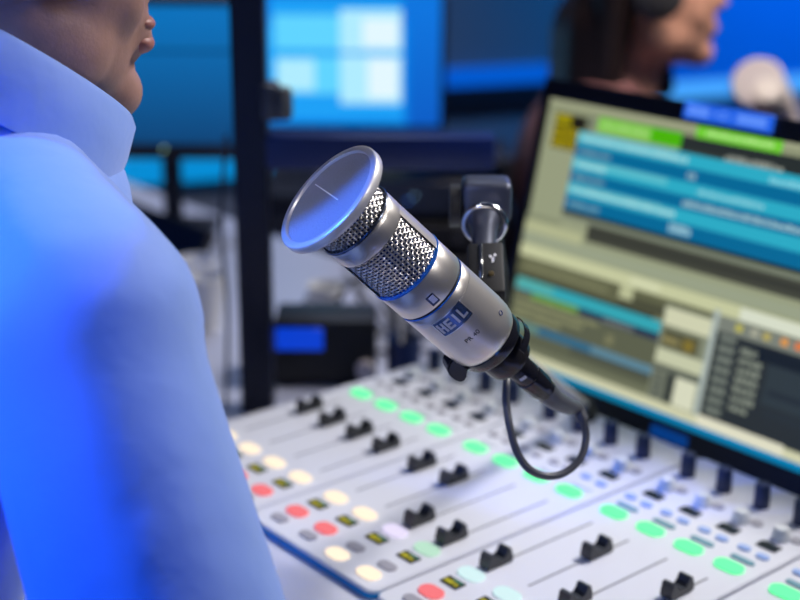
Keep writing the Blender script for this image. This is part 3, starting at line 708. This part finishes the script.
# the colleague in the back of the studio (frame of the back half of the studio)
wx, wy, wseat = .47, .74, -.36
wp = B(wx, wy, wseat)
def jw(a, b, z): return (-(b-wy), a-wx, z-wseat)        # person faces +a
JW = dict(pelvis=jw(.47, .75, -.25), waist=jw(.455, .75, -.10), chest=jw(.455, .75, .01), upper=jw(.475, .75, .115), neck=jw(.525, .75, .17), head=jw(.552, .745, .318),
          face=(.05, 1, .05), faceup=(0, 0, 1), shR=jw(.47, .60, .10), elR=jw(.43, .57, -.12), wrR=jw(.60, .64, -.20), shL=jw(.47, .90, .10), elL=jw(.43, .93, -.12), wrL=jw(.60, .86, -.20),
          knR=jw(.88, .56, -.28), anR=jw(.88, .55, -.735), knL=jw(.88, .94, -.28), anL=jw(.88, .95, -.735), fat=.92, cuff=.048, neckr=.052, hs=1.06)
lady, top, fm2, hc2 = person('person', 'person with long dark hair in profile, behind the large computer monitor', wp, ROT-R(90), JW, M['skin2'], M['knit'], 'knitted_top', .008, True)
hp = lambda x, y, z: hc2+fm2 @ Vector((x, y, z))
hb = blob([('e', hp(0, -.028, .038), (.088, .096, .094), fm2), ('e', hp(0, -.075, -.03), (.080, .060, .10), fm2), ('c', hp(.03, -.085, -.05), hp(.05, -.105, -.22), .058, .045), ('c', hp(-.03, -.085, -.05), hp(-.05, -.105, -.22), .058, .045), ('c', hp(0, -.10, -.05), hp(0, -.125, -.23), .058, .045),
           ('c', hp(.078, -.060, .02), hp(.076, -.075, -.14), .030, .026), ('c', hp(-.074, .0, .02), hp(-.060, .030, -.16), .030, .022)], .008)
link('hair', hb, M['hair'], lady, 'long dark hair')
hs = thing('headphones', 'dark headphones on the head of the person with long dark hair', 'headphones', wp + Matrix.Rotation(ROT-R(90), 3, 'Z') @ hc2, ROT-R(90))
bm = nb(); add_tube(bm, [fm2 @ Vector((.098*math.cos(t), -.01, .03+.108*math.sin(t))) for t in [PI*i/24 for i in range(25)]], .009, 10); link('headband', bm, M['black'], hs)
for sx in (-1, 1):
    bm = nb(); add_lathe(bm, [(0, -.014), (.034, -.014), (.040, -.006), (.040, .008), (.030, .015), (0, .015)], 32); bm.transform(Matrix.Translation(fm2 @ Vector((sx*.098, .0, .008))) @ fm2.to_4x4() @ Matrix.Rotation(R(90), 4, 'Y')); link('ear_cup', fix(bm), mat('ear_cup', (.06, .06, .065), .5) if sx < 0 else bpy.data.materials['ear_cup'], hs)
chair(B(.59, .75, -Z0), ROT-R(90), 'black office chair under the person with long dark hair', wseat+Z0-.025)

# ------------------------------------------------------------------ DESK AND BACKGROUND
dk = thing('studio_desk', 'long pale desk that carries the mixing console and the monitor', 'desk', V(-.3, .04, -Z0))
bm = nb(); add_box(bm, (0, 0, Z0-.098), (2.5, .82, .036), .004, 2); link('desktop', bm, M['desk'], dk)
for x in (-1.15, 1.15):
    for y in (-.33, .33):
        bm = nb(); add_box(bm, (x, y, (Z0-.116)/2), (.05, .05, Z0-.116), .003, 1); link('leg', bm, M['dark'], dk)
# post and bar
fr = thing('equipment_frame', 'dark upright post and crossbar frame standing on the pale desk', 'frame', B(-.003, -.007, -.08), ROT)
bm = nb(); add_box(bm, (.002, 0, .40), (.036, .036, .80), .002, 1); link('post', bm, M['frame'], fr)
bm = nb(); add_box(bm, (.140, 0, .303), (.25, .034, .037), .003, 2); link('crossbar', bm, M['framelit'], fr, 'dark crossbar tinted by blue light')
bm = nb(); add_box(bm, (.024, -.006, .358), (.020, .036, .040), .006, 2); add_lathe(bm, [(0, .34), (.010, .34), (.0125, .345), (.0125, .368), (.010, .373), (0, .373)], 24, cx=.036, cy=-.014); link('clamp', fix(bm), mat('clamp_grey', (.06, .065, .08), .45), fr, 'grey clamp on the post')
bm = nb(); add_tube(bm, spline([(-.025, -.002, .32), (-.034, -.003, .22), (-.030, -.004, .12), (-.036, -.004, .004)], 8), .0022, 8); link('cable', bm, M['rubber'], fr, 'thin dark hanging cable')
# screens behind
def back_screen(name, label, loc, w, h, zb, mlist, quads, neck=True, group=None, rot=ROT, nkx=0, dot=None, bb=.010):
    t = thing(name, label, 'monitor', loc, rot)
    b = .010
    bm = nb(); add_box(bm, (0, .018, zb+h/2-(bb-b)/2), (w+2*b, .030, h+b+bb), .003, 2); hs_ = link('housing', bm, M['bezel'], t)
    bm = nb()
    for (x0, z0, x1, z1, mi, k) in quads:
        y = .0026-.00012*k
        f = bm.faces.new([bm.verts.new((x, y, zb+z)) for x, z in ((x0-w/2, z0), (x1-w/2, z0), (x1-w/2, z1), (x0-w/2, z1))]); f.material_index = mi
    link('screen', bm, None, t, 'lit blue screen', smooth=False, mats=mlist)
    bm = nb(); add_box(bm, (nkx, .05, zb*.5+.02), (.030, .02, zb+.05), .002, 1); link('neck', bm, M['bezel'], t)
    bm = nb(); add_prism(bm, rrect(.14, .12, .02), 0, .008); bm.transform(Matrix.Translation((nkx, .05, 0))); link('stand_foot', bm, M['bezel'], t)
    if dot:
        bm = nb(); bmesh.ops.create_icosphere(bm, subdivisions=2, radius=.0022); bm.transform(Matrix.Translation((dot[0], -.001, dot[1]))); link('power_light', bm, M['ledgreen'], t, 'tiny pale green power light')
    return t
def gradient_emit(name, c0, c1, axis='Z', lo=0, hi=.3, s=1.0):
    m = bpy.data.materials.new(name); m.use_nodes = True; nt = m.node_tree; p = nt.nodes['Principled BSDF']; p.inputs['Base Color'].default_value = (.01, .01, .01, 1)
    tc = nt.nodes.new('ShaderNodeTexCoord'); sp = nt.nodes.new('ShaderNodeSeparateXYZ'); mr = nt.nodes.new('ShaderNodeMapRange'); mx = nt.nodes.new('ShaderNodeMix'); mx.data_type = 'RGBA'
    mr.inputs['From Min'].default_value = lo; mr.inputs['From Max'].default_value = hi
    nt.links.new(tc.outputs['Object'], sp.inputs[0]); nt.links.new(sp.outputs[axis], mr.inputs['Value']); nt.links.new(mr.outputs[0], mx.inputs['Factor'])
    mx.inputs['A'].default_value = c0; mx.inputs['B'].default_value = c1
    nt.links.new(mx.outputs['Result'], p.inputs['Emission Color']); p.inputs['Emission Strength'].default_value = s
    return m
# left screen
lw, lh = .30, .22
back_screen('wall_screen', 'dim blue screen on a thin stand left of the dark post', B(-.232, .715, -.08), lw, lh, .156,
            [gradient_emit('left_screen', rgb(0, 66, 118), rgb(0, 112, 186), 'Z', .16, .36), emit('left_line', rgb(0, 72, 122), 1)],
            [(0, 0, lw, lh, 0, 0), (0, .146, lw, .152, 1, 1)], dot=(.010, .148), nkx=.013, bb=.026)
# centre screen with glowing panes
cw, ch = .335, .275
cm = [gradient_emit('centre_screen', rgb(0, 84, 190), rgb(0, 116, 222), 'Z', .05, .33), emit('glow_a', rgb(26, 160, 246), 1), emit('glow_b', rgb(96, 212, 255), 1), emit('glow_c', rgb(176, 236, 255), 1), emit('glow_d', rgb(228, 248, 255), 1), emit('mid_blue', rgb(0, 124, 226), 1)]
gl = [(0, 0, cw, ch, 0, 0), (0, 0, .275, .20, 5, 1), (0, .010, .266, .185, 1, 2), (.02, .020, .262, .236, 1, 3),
      (.026, .060, .148, .130, 2, 4), (.026, .142, .148, .206, 2, 4), (.148, .042, .262, .132, 3, 4), (.148, .140, .262, .216, 3, 4),
      (.20, .052, .256, .126, 4, 5), (.19, .148, .256, .200, 4, 5), (.03, .066, .10, .124, 3, 5)]
back_screen('wall_screen', 'bright blue screen with glowing white panes behind the crossbar', B(.066, 1.10, -.08), cw, ch, .112, cm, gl, nkx=.0)
# cabinet under it
cb = thing('low_cabinet', 'low black cabinet under the bright blue screen', 'cabinet', B(.13, 1.10, -Z0), ROT)
bm = nb(); add_box(bm, (0, .03, (Z0-.08)/2), (.46, .24, Z0-.08), .004, 1); link('carcass', bm, M['dark'], cb)
for i in (-1, 1):
    bm = nb(); add_box(bm, (i*.112, -.097, .36), (.218, .018, .66), .003, 1); d = link('door', bm, M['dark'], cb); bm = nb(); add_tube(bm, [(i*.03, -.110, .55), (i*.03, -.110, .65)], .006, 10); link('handle', bm, M['greymetal'], d, 'grey bar handle')
# rack of dark devices below the crossbar
rk = thing('device_rack', 'dark rack of devices standing behind the silver microphone and the pale desk', 'rack', B(.195, .76, -Z0), ROT)
bm = nb(); 
for x in (-.137, .137): add_box(bm, (x, 0, .435), (.012, .16, .87), .001, 1)
add_box(bm, (0, 0, .876), (.286, .16, .012), .001, 1); add_box(bm, (0, .076, .44), (.264, .008, .84), .001, 1); add_box(bm, (0, 0, .30), (.264, .14, .58), .002, 1)
link('rack_frame', bm, M['dark'], rk)
for i, (z, h, m) in enumerate(((.630, .05, 'dark'), (.690, .05, 'greymid'), (.750, .05, 'dark'), (.818, .055, 'navyd'))):
    if m not in M: M[m] = mat(m, (.035, .042, .07) if m == 'greymid' else (.012, .02, .05), .4)
    bm = nb(); add_box(bm, (0, -.01, z), (.258, .14, h), .002, 1); dv = link('rack_unit', bm, M[m], rk)
    bm = nb(); add_lathe(bm, [(0, -.002), (.007, -.002), (.006, .010), (0, .010)], 20); bm.transform(Matrix.Translation((.06, -.082, z)) @ Matrix.Rotation(R(90), 4, 'X')); link('dial', fix(bm), M['greymetal'], dv)
    if i in (3, 1):
        bm = nb(); bmesh.ops.create_icosphere(bm, subdivisions=2, radius=.0020); bm.transform(Matrix.Translation((-.012 if i == 3 else .03, -.082, z+.004))); link('status_light', bm, M['ledgrey'] if i == 3 else M['ledblue'], dv, 'tiny lit status light')
        bm = nb(); bmesh.ops.create_icosphere(bm, subdivisions=2, radius=.0020); bm.transform(Matrix.Translation((-.022 if i == 3 else .05, -.082, z-.004))); link('status_light', bm, M['ledblue'], dv, 'tiny lit blue status light')
# black box with blue display
bx = thing('control_box', 'black desktop box with a lit blue display beside the dark post', 'box', B(.072, .115, -.08), ROT)
bm = nb(); add_box(bm, (0, -.020, .043), (.122, .070, .082), .005, 2); link('case', bm, M['black'], bx)
bm = nb(); add_box(bm, (-.030, -.0555, .061), (.056, .003, .028), .001, 1); link('display', bm, M['boxblue'], bx, 'lit blue display')
bm = nb(); add_lathe(bm, [(0, 0), (.0115, 0), (.0105, .012), (0, .013)], 28); bm.transform(Matrix.Translation((.048, -.055, .024)) @ Matrix.Rotation(R(90), 4, 'X')); link('dial', fix(bm), M['pinkwhite'], bx, 'pale round dial')
for x in (-.045, .045):
    bm = nb(); add_lathe(bm, [(0, 0), (.008, 0), (.008, .004), (0, .004)], 16, cx=x, cy=-.042); add_lathe(bm, [(0, 0), (.008, 0), (.008, .004), (0, .004)], 16, cx=x, cy=.004); link('foot', fix(bm), M['rubber'], bx)
# cups
def cup(loc, label, r, h, m, name='paper_cup', cat='cup'):
    t = thing(name, label, cat, loc)
    link('cup_body', fix(add_lathe(nb(), [(0, 0), (r*.74, 0), (r*.76, .002), (r, h-.002), (r*1.04, h), (r*.98, h), (r*.72, .006), (0, .006)], 36)), m, t)
    link('rim', fix(add_lathe(nb(), [(r*.97, h-.001), (r*1.06, h-.001), (r*1.06, h+.003), (r*.97, h+.003), (r*.97, h-.001)], 36)), m, t)
    return t
cup(V(-.470, .105, -.08), 'white paper cup left of the dark post, the nearer of two', .030, .072, M['paper'])
cup(V(-.555, .150, -.08), 'white paper cup left of the dark post, the farther of two', .028, .066, M['paper'])
cup(V(-.36, .225, -.08), 'small white cup among the cables behind the black box', .022, .062, M['paper'])
# tilted touch panel
tb = thing('touch_panel', 'dark tilted touch panel beside the blue shirt on the pale desk', 'touch screen', V(-.71, .18, -.074))
bm = nb(); add_box(bm, (0, 0, .046), (.24, .014, .088), .003, 2, Matrix.Rotation(R(-30), 4, 'X')); link('case', bm, M['black'], tb)
bm = nb(); b2 = nb(); add_box(b2, (0, -.0078, 0), (.228, .001, .078), 0); b2.transform(Matrix.Translation((0, 0, .046)) @ Matrix.Rotation(R(-30), 4, 'X')); merge(bm, b2); link('glass', bm, M['tabglass'], tb, 'dark blue glass')
bm = nb(); add_box(bm, (0, .045, .020), (.06, .010, .062), .002, 1, Matrix.Rotation(R(40), 4, 'X')); link('stand', bm, M['black'], tb)
# coiled cables
ca = thing('cable_bundle', 'tangle of grey and dark cables on the desk behind the black box', 'cables', V(-.30, .29, -.08))
rr = random.Random(3)
for i in range(7):
    cx, cy = rr.uniform(-.05, .06), rr.uniform(-.04, .04); rad = rr.uniform(.035, .065); tilt = rr.uniform(.2, 1.2); az = rr.uniform(0, PI)
    T = Matrix.Rotation(az, 3, 'Z') @ Matrix.Rotation(tilt, 3, 'X')
    pts = [T @ Vector((rad*math.cos(t), rad*math.sin(t), .004*math.sin(3*t))) for t in [2*PI*k/30 for k in range(30)]]
    lowz = min(p.z for p in pts); pts = [p+Vector((cx, cy, .004-lowz)) for p in pts]
    bm = nb(); add_tube(bm, pts, .0034, 8, closed=True); link('cable', bm, [M['rubber'], mat('cable_grey', (.30, .31, .36), .4) if i < 2 else bpy.data.materials['cable_grey']][i % 2], ca, ['dark looped cable', 'grey looped cable'][i % 2])
tag(link('carton', add_box(nb(), (0, 0, .036), (.040, .034, .072), .002, 1), M['brown']), 'small brown-grey carton behind the white console', 'box').location = V(-.115, .255, -.08)
pb = thing('pen_pot', 'navy pot of pens behind the corner of the white console', 'pen pot', V(-.15, .185, -.08))
link('pot', fix(add_lathe(nb(), [(0, 0), (.020, 0), (.021, .058), (.019, .058), (.018, .004), (0, .004)], 32)), M['navy'], pb)
for dx, dy, m in ((.008, .004, 'greymetal'), (-.008, .002, 'paper')):
    pn = link('pen', add_tube(nb(), [(dx*.6, dy*.6, .0065), (dx*1.6, dy*1.6, .105)], .0028, 8), M[m]); pn.location = V(-.15, .185, -.08)
    tag(pn, 'grey pen in the navy pot' if m == 'greymetal' else 'white pen in the navy pot', 'pen')
# second microphone at the back right
m2 = thing('studio_microphone', 'pale blurred microphone with round filter above the large monitor, by the blue wall', 'microphone', B(.735, .715, -.08), ROT)
bm = nb(); add_lathe(bm, [(0, -.004), (.038, -.004), (.042, 0), (.038, .005), (0, .005)], 40)
bm.transform(Matrix.Translation((-.008, 0, .262)) @ Matrix.Rotation(R(-35), 4, 'Y') @ Matrix.Rotation(R(52), 4, 'X')); link('pop_filter', fix(bm), M['lampwhite'], m2, 'pale filter disc')
bm = nb(); add_lathe(bm, [(0, -.05), (.020, -.05), (.026, -.03), (.026, .03), (.020, .04), (0, .04)], 32); bm.transform(Matrix.Translation((.014, .01, .232)) @ Matrix.Rotation(R(-25), 4, 'Y') @ Matrix.Rotation(R(50), 4, 'X')); link('body', fix(bm), mat('cream_body', (.8, .76, .70), .4), m2, 'cream barrel')
bm = nb(); add_tube(bm, [(.016, .012, .28), (.034, .012, .255), (.070, .012, .175), (.075, .012, .10), (.075, .012, -.72)], [.009, .011, .011, .009, .009], 14); link('arm', bm, M['lampwhite'], m2, 'pale bent arm')
bm = nb(); add_lathe(bm, [(0, -.74), (.11, -.74), (.11, -.728), (0, -.715)], 32, cx=.075, cy=.012); link('base', fix(bm), M['black'], m2)
# ------------------------------------------------------------------ ROOM
bm = nb(); add_box(bm, (0, 0, -.05), (7, 7, .1)); fl = link('floor', bm, M['floor'], smooth=False); fl['kind'] = 'structure'; fl.location = (-.3, .6, 0)
WA = ROT+R(20); WE = Vector((math.cos(WA), math.sin(WA), 0)); WN = Vector((-math.sin(WA), math.cos(WA), 0))
WP = B(-.35, 1.6, -Z0)
def wallpart(name, x0, x1, z0, z1, th, m, off=0, kind='structure', label=None):
    bm = nb(); add_box(bm, ((x0+x1)/2, th/2-off, (z0+z1)/2+Z0), (x1-x0, th, z1-z0)); o = link(name, bm, m, smooth=False); o.location = WP; o.rotation_euler = (0, 0, WA); o['kind'] = kind
    return o
wallpart('wall_back', -1.6, 3.2, -Z0, 1.9, .10, M['wall'], 0)
M['bluewash'] = mat('wall_blue_wash', (.012, .28, .70), .6, noise=.04, nscale=3)  # panel added for the wall's blue light, painted into its colour
wallpart('trim_6', 1.12, 3.0, -.03, 1.9, .03, M['bluewash'], .012)
wallpart('trim_1', -1.5, .40, -.195, -.135, .02, M['cyan'], .02)
wallpart('trim_2', .655, 1.02, -.014, .030, .02, M['bluelight'], .02)
wallpart('trim_3', .60, 1.10, -.060, -.016, .02, M['dark'], .021)
wallpart('trim_4', 1.18, 2.6, -.076, -.030, .02, M['skylight'], .02)
wallpart('trim_5', 1.15, 2.6, -.55, -.080, .015, mat('teal_panel', (.01, .10, .18), .5), .015)
bm = nb(); add_box(bm, (0, 0, 1.36), (.1, 5.2, 2.72)); wl = link('wall_left', bm, M['wall'], smooth=False); wl['kind'] = 'structure'; wl.location = (-2.7, -1.2, 0)

# ------------------------------------------------------------------ LIGHT
def area(name, loc, target, size, power, color, sy=None, spread=180):
    l = bpy.data.lights.new(name, 'AREA'); l.energy = power; l.color = color; l.size = size; l.spread = R(spread)
    if sy: l.shape = 'RECTANGLE'; l.size_y = sy
    o = bpy.data.objects.new(name, l); col.objects.link(o); o.location = loc
    o.rotation_euler = (Vector(target)-Vector(loc)).to_track_quat('-Z', 'Y').to_euler(); return o
area('unseen_light', V(.55, 1.15, 1.55), V(.33, -.12, 0), .40, 12.6, (1, .96, .93), spread=100)
area('unseen_light', V(-1.0, .9, 1.75), V(-.75, .3, -.1), .5, 2.4, (.66, .76, 1), spread=80)  # unseen, added to lift the pale desk
area('unseen_light', V(1.7, .25, 1.3), V(.39, -.27, .27), .35, .14, (1, .95, .92), spread=9)  # unseen fill, narrowed onto the microphone
area('unseen_light', V(.9, -1.9, 1.7), V(.39, -.30, .30), .30, .07, (1, .95, .92), spread=10)  # unseen, added to grey the filter disc and microphone front
area('unseen_light', B(-.3, .7, 1.6), B(-.35, 1.6, -.3), .3, 2.0, (.9, .92, 1), spread=60)  # unseen, added to brighten the lower left wall
area('blue_light', V(-.6, -1.7, 1.5), V(.37, -.46, .32), .10, 1.7, (.03, .17, 1), spread=22)
area('blue_light', V(.95, -1.7, .9), V(.22, -.58, .14), .35, .78, (.005, .18, 1), spread=32)
area('blue_light', B(1.35, 1.35, 1.5), B(1.3, 2.1, .15), .5, 20, (.01, .34, 1), spread=110)
area('unseen_light', B(.9, .2, 1.6), B(.6, .75, .2), .3, 1.2, (1, .82, .72), spread=40)  # unseen light put on the colleague at the back
w = bpy.data.worlds.new('world'); w.use_nodes = True; w.node_tree.nodes['Background'].inputs[0].default_value = (.12, .2, .5, 1); w.node_tree.nodes['Background'].inputs[1].default_value = .075
sc.world = w
vs = sc.view_settings; vs.view_transform = 'Standard'; vs.look = 'None'; vs.exposure = 0; vs.gamma = 1; vs.use_curve_mapping = False
